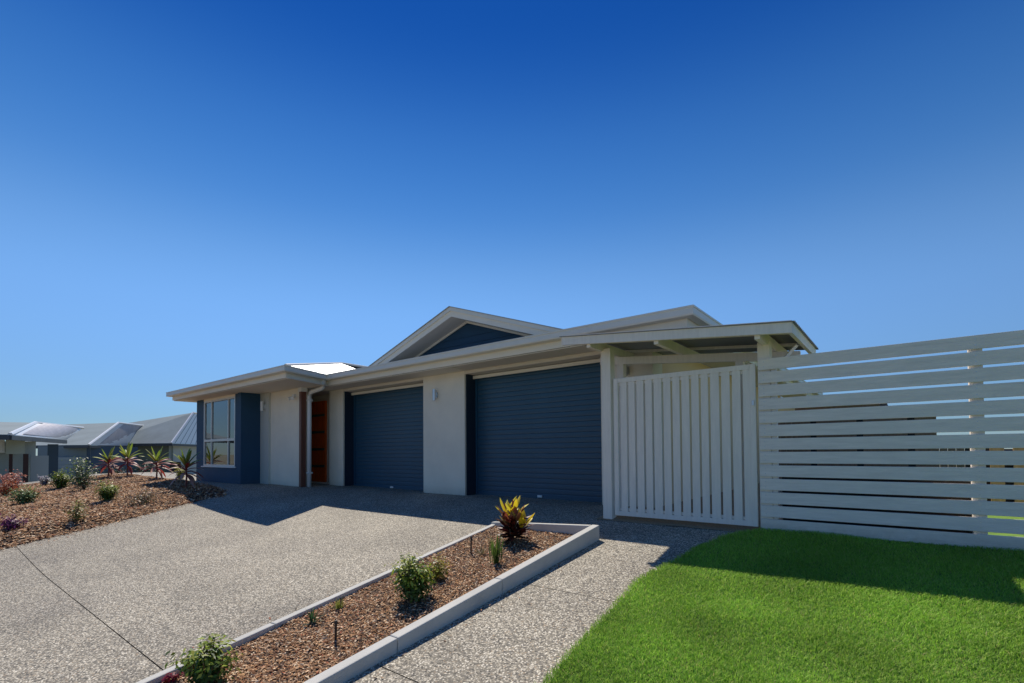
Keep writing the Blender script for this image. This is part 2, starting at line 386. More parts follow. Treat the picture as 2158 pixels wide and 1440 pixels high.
# chips kicked out onto the concrete
n = 420; y = RNG.uniform(-5.4, -2.0, n); x = bed_right(y)+np.abs(RNG.normal(0, .16, n))+.02
n2 = 160; y2 = RNG.uniform(-6, -1.9, n2); x2 = np.where(RNG.uniform(0, 1, n2) < .5, xl(y2)-np.abs(RNG.normal(0, .10, n2))-.01, XR+np.abs(RNG.normal(0, .12, n2))+.01)
tag(scatter_chips('spilled_chips', np.stack([np.concatenate([x, x2]), np.concatenate([y, y2])], 1), zg, .030, .001), 'loose bark chips spilled onto the concrete beside the garden beds', 'mulch', kind='stuff')

# ------------------------------------------------------------------ lawn
LY = [-6.5, -4.6, -4.13, -3.57, -2.64, -1.66, -1.3, -1.08, -.93, -.5]
LX = [-1.35, -1.45, -1.49, -1.56, -1.65, -1.50, -1.41, -1.29, -1.13, -1.13]
def lawn_left(y): return np.interp(y, LY, LX)
def lz(x, y): return zg(x, y)+.030+.008*bump2(x, y, 1.3)+.011*np.sin(y*9+1.6*np.sin(x*2.3)+x*1.2)*(.6+.4*np.sin(x*5.1+y*2.2))
ys = np.linspace(-9, -.84, 260); nx = 70
V = np.array([(float(lawn_left(y))+(i/(nx-1))**1.5*(9), y) for y in ys for i in range(nx)])
V = np.column_stack([V, lz(V[:, 0], V[:, 1])]); i = np.arange(259*(nx-1)); a = (i//(nx-1))*nx+i % (nx-1)
tag(np_mesh('lawn', V, np.stack([a, a+1, a+1+nx, a+nx], 1), TURFB), kind='structure')
def grass(name, P, zf, hmin, hmax, wdt, label, pal):
    n = len(P); z = zf(P[:, 0], P[:, 1]); az = RNG.uniform(0, 2*np.pi, n); H = RNG.uniform(hmin, hmax, n)
    fld = .5+.5*np.sin(P[:, 0]*3.1+2.2*np.sin(P[:, 1]*1.9))*np.cos(P[:, 1]*5.3+1.3*np.sin(P[:, 0]*2.3))
    H *= .75+.5*fld
    lean = RNG.uniform(.4, 1.5, n)*H; ld = az+RNG.normal(0, .7, n)
    w2 = wdt*RNG.uniform(.6, 1.2, n)/2
    sx, sy = np.cos(az)*w2, np.sin(az)*w2
    lx, ly = -np.sin(ld)*lean, np.cos(ld)*lean
    b0 = np.stack([P[:, 0]-sx, P[:, 1]-sy, z-.004], 1); b1 = np.stack([P[:, 0]+sx, P[:, 1]+sy, z-.004], 1)
    m0 = np.stack([P[:, 0]-sx*.8+lx*.35, P[:, 1]-sy*.8+ly*.35, z+H*.62], 1); m1 = np.stack([P[:, 0]+sx*.8+lx*.35, P[:, 1]+sy*.8+ly*.35, z+H*.62], 1)
    t = np.stack([P[:, 0]+lx, P[:, 1]+ly, z+H*.95], 1)
    V = np.stack([b0, b1, m1, m0, t], 1).reshape(-1, 3)
    o = np.arange(n)[:, None]*5
    F = np.concatenate([o+np.array([[0, 1, 2]]), o+np.array([[0, 2, 3]]), o+np.array([[3, 2, 4]])], 0)
    pal = np.array(pal); C = pal[RNG.choice(len(pal), n)]*RNG.uniform(.75, 1.25, (n, 1))
    pt_ = np.clip(.5+.5*np.sin(P[:, 0]*2.1+P[:, 1]*3.7+1.9*np.sin(P[:, 1]*1.7+P[:, 0]*.9))*np.cos(P[:, 0]*4.3-P[:, 1]*1.3), 0, 1)
    C = C*(.85+.32*pt_)[:, None]
    dry = RNG.uniform(0, 1, n) < .012+.02*pt_; C[dry] = np.array([.62, .55, .22])*RNG.uniform(.6, 1.1, (dry.sum(), 1))
    return tag(np_mesh(name, V, F, GRASSM, np.repeat(C, 5, 0)), label, 'grass', kind='stuff')
GP = [(.34, .57, .07), (.39, .62, .08), (.28, .50, .055), (.47, .61, .13), (.22, .42, .05)]
n = 330000
y = -.84-RNG.uniform(0, 1, n)**.85*4.6; x = -1.72+RNG.uniform(0, 1, n)*3.1
ok = (x > lawn_left(y)-.02+RNG.normal(0, .012, n)) & (x < .16*(y+6.3)+.35); P = np.stack([x[ok], y[ok]], 1)
grass('grass', P, lz, .014, .032, .0042, 'short lush green grass blades of the front lawn', GP)

# ------------------------------------------------------------------ MAIN HOUSE
house = tag(empty('house', (-6.5, 0, 0)), 'single storey cream house with two navy garage doors, red entry door and navy gable', 'house')
ZS = 2.22
def part(mb, name, m, parent=house, **k): return mb.build(name, m, parent, **k)
D1 = (-9.94, -7.22); D2 = (-6.12, -3.40); DT = 2.08
part(MB().box(-10.50, D1[0], 0, .34, -.05, ZS), 'wall', CREAM)
part(MB().box(D1[1], D2[0], 0, .34, -.05, ZS), 'wall', CREAM)
part(MB().box(D2[1], -2.62, 0, .34, -.05, ZS), 'wall', CREAM)
part(MB().box(-2.88, -2.62, .341, 11, -.05, ZS), 'wall', mat('render with warm bounce light', (.86, .62, .37), .85, bump=.2, bscale=200))  # cream side wall with warm bounced light put into its colour
for d in (D1, D2):
    part(MB().box(d[0], d[1], .001, .34, 2.165, ZS), 'lintel', SOFF)
    part(MB().box(d[0]+.02, d[1], .20, .225, 2.095, 2.150), 'door_head_trim', CREAM2)
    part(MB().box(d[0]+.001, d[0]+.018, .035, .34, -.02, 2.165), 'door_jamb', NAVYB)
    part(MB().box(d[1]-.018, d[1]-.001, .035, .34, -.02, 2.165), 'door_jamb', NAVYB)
part(MB().box(-12.05, -10.501, .35, .60, -.05, ZS), 'wall', CREAM)
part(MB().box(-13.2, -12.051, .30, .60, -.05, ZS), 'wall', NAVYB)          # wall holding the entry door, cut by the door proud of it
part(MB().box(-10.5, -2.9, 5.0, 5.2, -.05, ZS), 'wall', DARKROOM)
# wing: navy window wall, return and cream wall
WX0, WX1, WY = -15.09, -12.22, -1.20
part(MB().box(WX0, -14.60, WY, WY+.25, .0, ZS), 'wall', NAVY)
part(MB().box(-14.60, -12.66, WY, WY+.25, .0, .455), 'wall', NAVY)
part(MB().box(-12.66, -12.40, WY, WY+.25, .0, ZS), 'wall', NAVY)
part(MB().box(-12.40, WX1, WY-.05, -.78, -.0, ZS), 'wall', NAVY)
part(MB().box(-14.60, -12.66, WY, WY+.25, 2.165, ZS), 'window_head', CREAM2)
part(MB().box(WX0, WX0+.25, WY+.25, 6, .0, ZS), 'wall', NAVY)
part(MB().box(-12.22, -11.80, -.80, -.55, -.05, ZS), 'wall', mat('pale grey green panel', (.56, .56, .50), .8, bump=.2, bscale=200))
part(MB().box(-11.80, -10.44, -.75, -.56, -.05, ZS), 'wall', CREAM)
# garage doors: ribbed roller slats
def garage_door(x0, x1, kind):
    g = part(MB().box(x0+.02, x1-.02, .305, .325, 0, 2.16), 'garage_door', NAVYM)
    n = 26; h = 2.14/n
    mb = MB(); y = .300
    prof = [(0, .003), (.004, -.0008), (h*.3, -.0018), (h*.7, -.0018), (h-.004, -.0008), (h-.0005, .003)]
    vs = [(x0+.03, y+py, pz) for pz, py in prof]+[(x1-.03, y+py, pz) for pz, py in prof]
    k = len(prof); fs = [(i, i+1, k+i+1, k+i) for i in range(k-1)]+[tuple(range(k)), tuple(range(k, 2*k))[::-1]]
    mb.add(vs, fs); s0 = mb.build('slat', NAVYM, None); s0.parent = g; s0.matrix_parent_inverse = Matrix(); s0.location = (0, 0, 0)
    g.matrix_parent_inverse = Matrix.Translation(-house.location)
    for i in range(1, n): share(s0, 'slat', g, (0, 0, i*h))
    MB().box(x0+.02, x0+.05, .265, .295, 0, 2.12).build('door_track', NAVYM, None).parent = g
    MB().box(x1-.05, x1-.02, .265, .295, 0, 2.12).build('door_track', NAVYM, None).parent = g
    MB().box(x0+.05, x1-.05, .275, .295, .0, .05).build('bottom_rail', NAVYM, None).parent = g
    cx = (x0+x1)/2 + (.05 if kind == 0 else .08)
    MB().box(cx-.045, cx+.045, .255, .274, .018, .055).build('handle', WHITE, None, bevel=.003).parent = g
    return g
garage_door(*D1, 0); garage_door(*D2, 1)
# entry door
dr = part(MB().box(-12.02, -11.16, .345, .349, 0.0, 2.11), 'door_frame', CREAM2)
ed = part(MB().box(-11.98, -11.18, .30, .343, .06, 2.07), 'front_door', DOORR)
for z0 in (.42, .84, 1.27, 1.69):
    MB().box(-11.80, -11.22, .292, .2995, z0, z0+.058).build('glass_pane', DGLASS, ed)
for o_ in list(ed.children): o_.matrix_parent_inverse = Matrix()
h_ = MB().tube([(-11.93, .29, 1.0), (-11.93, .235, 1.0), (-11.93, .235, 1.2), (-11.93, .29, 1.2)], .011, 8).build('handle', LAMPW, None); h_.parent = ed
part(MB().box(-12.04, -10.52, .12, .30, -.02, .055), 'door_step', CREAM2)
# porch post, downpipe, porch lamp
part(MB().box(-10.438, -10.345, -.77, -.66, 0, 2.13), 'porch_post', TIMB)
part(MB().box(-10.46, -10.33, -.785, -.645, 2.13, 2.221), 'post_bracket', WHITE)
dp = part(MB().tube([(-9.74, -.60, 2.36), (-9.74, -.60, 2.26), (-9.765, -.60, 2.20), (-9.82, -.60, 2.165), (-10.21, -.60, 2.125), (-10.275, -.60, 2.105), (-10.31, -.60, 2.05), (-10.315, -.60, 1.9), (-10.315, -.60, .01)], .046, 14), 'downpipe', WHITE, smooth=True)
for z in (1.93, .32):
    MB().box(-10.46, -10.26, -.655, -.545, z, z+.03).build('pipe_bracket', WHITE, None).parent = dp
def wall_lamp(x, y, z, h=.205, m=LAMPW):
    b = part(MB().box(x-.035, x+.035, y-.022, y-.001, z-.05, z+.05), 'wall_lamp', m)
    MB().tube([(x, y-.075, z-h/2), (x, y-.075, z+h/2)], .034, 16).build('lamp_tube', m, None).parent = b
    MB().bar((x, y-.022, z), (x, y-.05, z), .03, .03).build('lamp_arm', m, None).parent = b
wall_lamp(-6.83, 0, 1.84); wall_lamp(-11.98, -.80, 1.90, .22, WHITE); wall_lamp(-2.99, 0, 1.88, .16)
sl_ = part(MB().box(-10.70, -10.62, -.80, -.751, 2.02, 2.09), 'sensor_light', WHITE)
MB().tube([(-10.68, -.80, 2.02), (-10.72, -.87, 1.99)], [.02, .042], 12).build('lamp_head', WHITE, None).parent = sl_
MB().tube([(-10.60, -.80, 2.02), (-10.56, -.86, 1.99)], [.02, .042], 12).build('lamp_head', WHITE, None).parent = sl_

# window in the wing
win = part(MB().box(-14.60, -12.66, WY+.001, WY+.06, .455, .50).box(-14.60, -12.66, WY+.001, WY+.06, 2.125, 2.165).box(-14.60, -14.555, WY+.001, WY+.06, .50, 2.125).box(-12.705, -12.66, WY+.001, WY+.06, .50, 2.125), 'window', ALU)
def sub(mb, name, m, par, **k):
    o = mb.build(name, m, None, **k); o.parent = par; return o
sub(MB().box(-14.555, -12.705, WY-.004, WY+.055, 1.09, 1.15), 'transom', ALU, win)
for x in (-14.11, -13.08):
    sub(MB().box(x-.02, x+.02, WY+.004, WY+.05, .50, 1.09), 'mullion', ALU, win)
    sub(MB().box(x-.02, x+.02, WY+.004, WY+.05, 1.15, 2.125), 'mullion', ALU, win)
xs = [-14.555, -14.13, -14.09, -13.10, -13.06, -12.705]
for a_, b_ in ((0, 1), (2, 3), (4, 5)):
    for z0, z1 in ((.50, 1.09), (1.15, 2.125)):
        sub(MB().box(xs[a_], xs[b_], WY+.028, WY+.034, z0, z1), 'pane', GLASS, win)
sub(MB().box(-14.68, -12.58, WY-.03, WY-.001, .43, .455), 'window_sill', WHITE, win)
# pale sheet standing in for sky reflected in the upper pane; room behind
cu = MB()
for x0, x1, amp in ((-14.08, -13.12, .0),):
    cu.box(x0, x1, WY+.075, WY+.08, 1.12, 2.14)
sub(cu, 'sky_reflection_sheet', SKYREFL, win)
part(MB().box(WX0+.25, -12.45, 1.6, 1.7, 0, ZS), 'wall', DARKROOM)

# eaves: sweep a profile along the roof edge (offset inward = left of travel)
EAVE = [(-15.72, 7.0), (-15.72, -1.74), (-9.17, -1.74), (-9.62, -.60), (-1.87, -.60), (-1.87, 11.0)]
def offset_path(path, d):
    out = []
    for i, p in enumerate(path):
        p = Vector(p); ns = []
        for a, b in ((i-1, i), (i, i+1)):
            if 0 <= a and b < len(path):
                t = (Vector(path[b])-Vector(path[a])).normalized(); ns.append(Vector((-t.y, t.x)))
        n = sum(ns, Vector((0, 0))).normalized(); out.append(p+n*(d/n.dot(ns[0])))
    return out
def sweep(path, prof, name, m, i0=0, i1=None, closed=True, **k):
    """prof: list of (inward offset, z)"""
    i1 = len(path)-1 if i1 is None else i1
    offs = [offset_path(path, d) for d, z in prof]; n = len(prof); vs = []; fs = []
    for i in range(i0, i1+1):
        for j, (d, z) in enumerate(prof): vs.append((offs[j][i].x, offs[j][i].y, z))
    for i in range(i1-i0):
        for j in range(n if closed else n-1): fs.append((i*n+j, i*n+(j+1) % n, (i+1)*n+(j+1) % n, (i+1)*n+j))
    if closed: fs += [tuple(range(n)), tuple(range((i1-i0)*n, (i1-i0+1)*n))[::-1]]
    return part(MB().add(vs, fs), name, m, **k)
gprof = [(.0, 2.455), (.0, 2.435), (.008, 2.43), (.004, 2.36), (.012, 2.342), (.105, 2.335), (.118, 2.345), (.118, 2.43), (.108, 2.43), (.108, 2.352), (.016, 2.355), (.014, 2.44), (.014, 2.455)]
for a_, b_ in ((0, 1), (1, 2), (2, 3), (3, 4), (4, 5)):
    sweep(EAVE, gprof, 'gutter', GUT, a_, b_)
    sweep(EAVE, [(.119, 2.425), (.119, 2.238), (.145, 2.238), (.145, 2.425)], 'fascia', CREAM2, a_, b_)
# soffit: one flat lining under the overhangs
sof = MB()
sof.prism([(-15.57, 7, 2.222), (-15.57, -1.59, 2.222), (-9.29, -1.59, 2.222), (-9.72, -.455, 2.222), (-9.72, .35, 2.222), (-10.5, .35, 2.222), (-10.5, 7, 2.222)], (0, 0, .012))
part(sof, 'soffit', SOFF)
part(MB().box(-9.72, -2.02, -.455, .02, 2.222, 2.234).box(-2.60, -2.02, .02, 11, 2.222, 2.234), 'soffit', SOFF)
for x in (-8.4, -6.0, -3.9): part(MB().box(x-.012, x+.012, -.455, -.002, 2.216, 2.2215), 'soffit_batten', SOFF)

# roofs
def plane(pts, name, m, th=.012):
    return part(MB().prism([(p[0], p[1], p[2]-th) for p in pts], (0, 0, th)), name, m)
RZ = 2.452; tp = .268
H = (-12.445, -1.70+3.235, RZ+3.235*tp)
C_ = (-9.20, -1.70, RZ); CL = (-15.69, -1.70, RZ); I_ = (-9.66, -.56, RZ); RC = (-1.91, -.56, RZ)
V_ = (-12.445, 2.225, RZ+2.785*tp)
plane([C_, I_, V_, H], 'roof_slope', ROOFW)  # paler than the other slopes: sun glare put into its colour
plane([CL, C_, H], 'roof_slope', ROOFD)
plane([CL, H, (-12.445, 7, H[2]), (-15.69, 7, RZ)], 'roof_slope', ROOFD)
rt = RZ+5.76*tp
plane([I_, RC, (-7.67, 5.2, rt), (-15.42, 5.2, rt)], 'roof_slope', ROOFD)
plane([RC, (-1.91, 10.96, RZ), (-7.67, 5.2, rt)], 'roof_slope', ROOFD)
plane([(-1.91, 10.96, RZ), (-15.42, 10.96, RZ), (-15.42, 5.2, rt), (-7.67, 5.2, rt)], 'roof_slope', ROOFD)
part(MB().tube([C_, H], .03, 8), 'hip_cap', GUT)
part(MB().tube([H, (H[0], 7, H[2])], .03, 8), 'ridge_cap', GUT)
# gable
GX, GZ, gp = -8.02, 4.08, .335
hw = 3.42
for s in (-1, 1):
    e = (GX+s*hw, GZ-gp*hw)
    g = MB().add([(GX, 1.47, GZ+.012), (e[0], 1.47, e[1]+.012), (e[0], 6.5, e[1]+.012), (GX, 6.5, GZ+.012),
                  (GX, 1.47, GZ), (e[0], 1.47, e[1]), (e[0], 6.5, e[1]), (GX, 6.5, GZ)],
                 [(0, 1, 2, 3), (7, 6, 5, 4), (0, 4, 5, 1), (1, 5, 6, 2), (2, 6, 7, 3), (3, 7, 4, 0)])
    part(g, 'roof_slope', ROOFD)
    # bargeboard in two steps
    part(MB().prism([(GX, 1.50, GZ-.002), (e[0], 1.50, e[1]-.002), (e[0], 1.50, e[1]-.085), (GX, 1.50, GZ-.085)], (0, .035, 0)), 'bargeboard', GUT)
    part(MB().prism([(GX, 1.537, GZ-.05), (e[0], 1.537, e[1]-.05), (e[0], 1.537, e[1]-.215), (GX, 1.537, GZ-.215)], (0, .025, 0)), 'bargeboard', CREAM2)
    part(MB().prism([(GX, 1.563, GZ-.20), (e[0], 1.563, e[1]-.20), (e[0], 1.563, e[1]-.212), (GX, 1.563, GZ-.212)], (0, .52, 0)), 'gable_soffit', SOFF)
    part(MB().prism([(GX, 2.045, GZ-.213), (e[0], 2.045, e[1]-.213), (e[0], 2.045, e[1]-.262), (GX, 2.045, GZ-.262)], (0, .025, 0)), 'gable_trim', CREAM2)
gw = part(MB().prism([(GX-hw, 2.09, GZ-.262-gp*hw), (GX+hw, 2.09, GZ-.262-gp*hw), (GX, 2.09, GZ-.262)], (0, .1, 0)), 'gable_wall', NAVY)
zb = GZ-.262-gp*hw; k = 0
while True:
    z0 = zb+k*.165; z1 = z0+.16; half = (GZ-.262-z1)/gp
    if half < .05: break
    h0 = (GZ-.262-z0)/gp
    b = MB().prism([(GX-h0, 2.072, z0), (GX+h0, 2.072, z0), (GX+half, 2.084, z1), (GX-half, 2.084, z1)], (0, .012, 0))
    o = b.build('weatherboard', NAVY, None); o.parent = gw; k += 1

# ------------------------------------------------------------------ entrance shelter over the gate
FY = -.90
sh = tag(empty('gate_shelter', (-2.0, -.7, 0)), 'small cream timber shelter with corrugated skillion roof above the white slat gate', 'shelter')
def rz(x): return 2.186-.0955*(x+3.26)            # top of the barge
part(MB().box(-2.905, -2.785, FY, FY+.12, -.15, 2.03), 'post', GATEP, sh, bevel=.004)
part(MB().box(-1.150, -1.035, FY+.025, FY+.14, -.15, 1.86), 'post', GATEP, sh, bevel=.004)
part(MB().box(-1.469, -1.384, -.45, -.36, -.1, 1.82), 'post', GATEP, sh, bevel=.004)
part(MB().box(-2.92, -2.83, -.45, -.36, -.1, 1.96), 'post', GATEP, sh, bevel=.004)
X0, X1 = -3.26, -.78
part(MB().prism([(X0, -1.25, rz(X0)), (X1, -1.25, rz(X1)), (X1, -1.25, rz(X1)-.115), (X0, -1.25, rz(X0)-.115)], (0, .035, 0)), 'fascia', GATEP, sh)
part(MB().prism([(X1, -1.214, rz(X1)-.01), (X1, .32, rz(X1)-.01), (X1, .32, rz(X1)-.11), (X1, -1.214, rz(X1)-.11)], (-.035, 0, 0)), 'fascia', GATEP, sh)
def under(x): return rz(x)-.05
for x in (-2.93, -2.10, -1.10):
    part(MB().prism([(x, -1.214, under(x)-.0), (x, .30, under(x)), (x, .30, under(x)-.105), (x, -1.214, under(x)-.105)], (.05, 0, 0)), 'rafter', GATEP, sh)
part(MB().prism([(X0+.1, -.46, under(X0+.1)-.106), (-.83, -.46, under(-.83)-.106), (-.83, -.46, under(-.83)-.20), (X0+.1, -.46, under(X0+.1)-.20)], (0, .045, 0)), 'beam', GATEP, sh)
for y in (-.86, -.15):
    part(MB().prism([(X0+.05, y, under(X0+.05)+.003), (X1-.04, y, under(X1-.04)+.003), (X1-.04, y, under(X1-.04)+.033), (X0+.05, y, under(X0+.05)+.033)], (0, .035, 0)), 'batten', GATEP, sh)
part(MB().bar((-1.03, -.80, 1.55), (-.84, -.62, 1.83), .03, .03), 'brace', GATEP, sh)
# corrugated sheet, ribs along x
ny = 110; vs = []; fs = []
for j in range(ny+1):
    y = -1.27+1.62*j/ny; dz = .009*math.cos(2*math.pi*(y)/.076)
    for x in (X0-.02, X1+.025): vs.append((x, y, rz(x)+.0+dz+.004-.012))
for j in range(ny): fs.append((2*j, 2*j+1, 2*j+3, 2*j+2))
rs = MB().add(vs, fs); ro = rs.build('roof_sheet', mat('zinc roof sheet', (.30, .30, .29), .4, .6), sh, fix=False)
sd = ro.modifiers.new('solid', 'SOLIDIFY'); sd.thickness = .002

# ------------------------------------------------------------------ gate
gt = tag(empty('slat_gate', (-1.95, FY, 0)), 'wide white timber gate of vertical slats in a frame under the shelter', 'gate')
gx0, gx1, gz0, gz1 = -2.746, -1.168, -.005, 1.645
for x0, x1 in ((gx0, gx0+.055), (gx1-.05, gx1)): part(MB().box(x0, x1, FY, FY+.04, gz0, gz1), 'frame_rail', GATEP, gt, bevel=.003)
part(MB().box(gx0+.055, gx1-.05, FY+.002, FY+.04, gz1-.055, gz1), 'frame_rail', GATEP, gt, bevel=.003)
part(MB().box(gx0+.055, gx1-.05, FY+.002, FY+.04, gz0, gz0+.055), 'frame_rail', GATEP, gt, bevel=.003)
gaps = [-2.67, -2.567, -2.465, -2.357, -2.254, -2.141, -2.036, -1.934, -1.826, -1.723, -1.625, -1.512, -1.405, -1.3, -1.203]
for a_, b_ in zip(gaps[:-1], gaps[1:]):
    part(MB().box(a_+.0115, b_-.0115, FY+.006, FY+.018, gz0+.055, gz1-.055), 'slat', GATEP, gt, bevel=.002)
for z in (.055, 1.555): part(MB().box(gx0+.055, gx1-.05, FY+.020, FY+.05, z, z+.03), 'cross_rail', GATEP, gt)
part(MB().box(-1.200, -1.180, FY-.018, FY-.001, 1.22, 1.27), 'latch', LAMPW, gt)

# ------------------------------------------------------------------ slat fence
fe = tag(empty('slat_fence', (0, FY, 0)), 'tall white fence of wide horizontal timber slats along the top of the lawn', 'fence')
ftop = 1.682; pitch = .1335; sh_ = .1115
for k in range(14):
    z1 = ftop-k*pitch; j = random.uniform(-.0015, .0015)
    part(MB().box(-1.140, 2.6, FY+j, FY+.020+j, z1-sh_, z1), 'slat', FENCEP, fe, bevel=.002)
for x in (.423, 1.95): part(MB().box(x, x+.085, FY+.024, FY+.11, -.3, 1.66), 'post', FENCEP, fe, bevel=.003)
part(MB().box(-1.032, -.985, FY+.026, FY+.10, -.3, 1.64), 'post', FENCEP, fe, bevel=.003)
sc_ = MB()
for k in range(14):
    z = ftop-k*pitch-sh_/2
    for x in (-1.09, .465, 1.99):
        for dz in (-.025, .025):
            sc_.tube([(x, FY-.003, z+dz), (x, FY+.004, z+dz)], .005, 6)
tag(part(sc_, 'screw', LAMPW, fe), kind='stuff')

# ------------------------------------------------------------------ plants
class Plant:
    def __init__(s): s.V = []; s.F = []; s.C = []
    def blade(s, base, az, el, L, W, droop, colr, nseg=5, tipc=None, fold=.25):
        b = Vector(base); d = Vector((math.cos(az)*math.cos(el), math.sin(az)*math.cos(el), math.sin(el)))
        side = Vector((-math.sin(az), math.cos(az), 0)); p = b.copy(); n0 = len(s.V)
        for i in range(nseg+1):
            t = i/nseg; wd = W*(math.sin(math.pi*min(1, t*.85+.12))**.8)*(1 if t < .99 else .05)
            up = side.cross(d).normalized()
            cc = [c0*(1-t)+c1*t for c0, c1 in zip(colr, tipc or colr)]
            s.V += [tuple(p-side*wd/2+up*wd*fold), tuple(p), tuple(p+side*wd/2+up*wd*fold)]; s.C += [cc]*3
            p = p+d*(L/nseg); d = (d+Vector((0, 0, -droop/nseg))).normalized()
        for i in range(nseg):
            a = n0+3*i; s.F += [(a, a+1, a+4, a+3), (a+1, a+2, a+5, a+4)]
    def leaf(s, c, nrm, L, W, colr):
        c = Vector(c); nrm = Vector(nrm).normalized(); t = nrm.cross(Vector((random.random()-.5, random.random()-.5, random.random()-.5))).normalized(); sd = nrm.cross(t); n0 = len(s.V)
        s.V += [tuple(c-t*L/2), tuple(c+sd*W/2+nrm*W*.2), tuple(c+t*L/2), tuple(c-sd*W/2+nrm*W*.2)]; s.C += [colr]*4
        s.F += [(n0, n0+1, n0+2, n0+3)]
    def build(s, name, parent):
        return np_mesh(name, np.array(s.V), np.array(s.F), LEAF, np.array(s.C), parent)
def jit(c, a=.2): k = random.uniform(1-a, 1+a); return [max(0, x*k*random.uniform(.93, 1.07)) for x in c]

def cordyline(x, y, z, h, label, seed, wide=1.):
    random.seed(seed); e = tag(empty('cordyline', (x, y, z)), label, 'plant', 'cordylines along the back of the left bed')
    top = h*.50; pts = [(x, y, z-.05), (x+.01, y+.01, z+top*.5), (x+random.uniform(-.03, .03), y, z+top)]
    MB().tube(pts, [.022, .017, .014], 8).build('stem', mat('burgundy stem', (.16, .045, .035), .6), e)
    p = Plant(); n = 25
    for i in range(n):
        t = i/n; az = i*2.399+random.uniform(-.2, .2); zz = z+top*(.55+.5*t)
        el = -.05+1.45*t**1.05+random.uniform(-.12, .12); L = h*random.uniform(.40, .54)*wide*(1-.15*t)
        if t < .58: c0, c1 = (.32, .055, .04), random.choice([(.26, .05, .04), (.36, .10, .06), (.44, .34, .26), (.54, .42, .34)])
        else: c0, c1 = random.choice([(.22, .14, .04), (.34, .42, .06)]), random.choice([(.20, .32, .04), (.42, .50, .06), (.28, .38, .06)])
        p.blade((x, y, zz), az, el, L, h*.072, 1.8-1.2*t, jit(c0), 7, jit(c1))
    p.build('leaves', e)
    return e
def bush(name, x, y, z, w_, h_, label, n=420, pal=((.05, .10, .02),), tip=((.16, .22, .03),), ls=.045, seed=1, group=None, sparse=0.):
    n = int(n*1.5); ls *= 1.25
    random.seed(seed); e = tag(empty(name, (x, y, z)), label, 'plant', group); p = Plant(); st = MB()
    ns = max(4, int(n/45)); tips = []
    for i in range(ns):
        az = random.uniform(0, 6.28); rr = random.uniform(.1, 1)**.6; T = Vector((x+math.cos(az)*w_/2*rr*.8, y+math.sin(az)*w_/2*rr*.8, z+h_*random.uniform(.55, 1.0)*(1-.35*rr*rr)))
        st.tube([(x+random.uniform(-.01, .01), y+random.uniform(-.01, .01), z-.03), Vector((x, y, z)).lerp(T, .5)+Vector((0, 0, h_*.06)), T], [.007, .005, .002], 5); tips.append(T)
    st.build('stem', STEMM, e)
    for i in range(n):
        T = random.choice(tips); k = random.uniform(.25, 1.06); B = Vector((x, y, z)); c = B.lerp(T, k)+Vector((random.gauss(0, 1), random.gauss(0, 1), random.gauss(0, .8)))*(w_*.085*(1+sparse))
        c.z = max(c.z, z+.01)
        nr = (c-Vector((x, y, z+h_*.2))).normalized()+Vector((random.gauss(0, .5), random.gauss(0, .5), .5+random.gauss(0, .4)))
        c0 = random.choice(tip) if (k > .74 or c.z > z+h_*.72) and random.random() < .75 else random.choice(pal)
        p.leaf(c, nr, ls*random.uniform(.6, 1.3), ls*random.uniform(.3, .5), jit(c0, .3))
    p.build('leaves', e); return e
def tuft(name, x, y, z, h, n, label, c0, c1, spread=.6, W=.006, seed=3, droop=.6, group=None):
    random.seed(seed); e = tag(empty(name, (x, y, z)), label, 'plant', group); p = Plant()
    for i in range(n):
        az = random.uniform(0, 6.28); el = 1.5-random.uniform(0, spread); p.blade((x+random.gauss(0, h*.06), y+random.gauss(0, h*.06), z-.01), az, el, h*random.uniform(.6, 1.1), W, droop, jit(c0), 4, jit(c1))
    p.build('leaves', e); return e

# cordylines on the crest of the left bed
def bzf(x, y): return float(bz(np.array([x]), np.array([y]))[0])
for x, y, h, sd, lb in ((-19.04, -2.25, 1.02, 11, 'leftmost cordyline of the four with drooping pale leaves and a red stem'),
                        (-18.42, -1.93, 1.15, 12, 'second cordyline from the left with an upright yellow green top over red stem'),
                        (-16.03, -1.85, 1.0, 13, 'third cordyline from the left with burgundy and cream arching leaves'),
                        (-12.17, -2.39, 1.0, 14, 'rightmost cordyline nearest the navy wall with wide green fan of leaves')):
    cordyline(x, y, bzf(x, y), h, lb, sd)
# croton at the far end of the middle bed
def midz(x, y): return float(mz_mid(np.array([x]), np.array([y]))[0])
x, y = -3.27, -2.23; z = midz(x, y); random.seed(5)
e = tag(empty('croton', (x, y, z)), 'croton with yellow top leaves and dark red lower leaves at the far planter end', 'plant')
st = MB(); p = Plant(); tops = [(-.10, .0, .38), (.02, .03, .42), (.10, -.02, .34), (.0, -.08, .27), (.16, .05, .24), (-.08, .07, .28)]
for tx, ty, tz in tops: st.tube([(x, y, z-.03), (x+tx*.5, y+ty*.5, z+tz*.5), (x+tx, y+ty, z+tz*.85)], [.011, .009, .005], 6)
st.build('stem', STEMM, e)
for q, (tx, ty, tz) in enumerate(tops):
    for i in range(17):
        t = i/17; az = i*2.4+q; zz = z+tz*(.18+.68*t); el = .15+1.05*t+random.uniform(-.2, .2)
        if t > .62 and q in (0, 1, 4): c0, c1 = (.80, .62, .03), random.choice([(.85, .68, .04), (.65, .60, .06)])
        elif t > .6: c0, c1 = (.30, .10, .04), random.choice([(.35, .30, .12), (.26, .06, .04), (.45, .22, .12)])
        else: c0, c1 = (.09, .018, .018), random.choice([(.12, .02, .02), (.20, .05, .03), (.05, .03, .015)])
        p.blade((x+tx*(.18+.72*t), y+ty*(.18+.72*t), zz), az, el, random.uniform(.15, .22), .048, .55, jit(c0), 4, jit(c1), .3)
p.build('leaves', e)
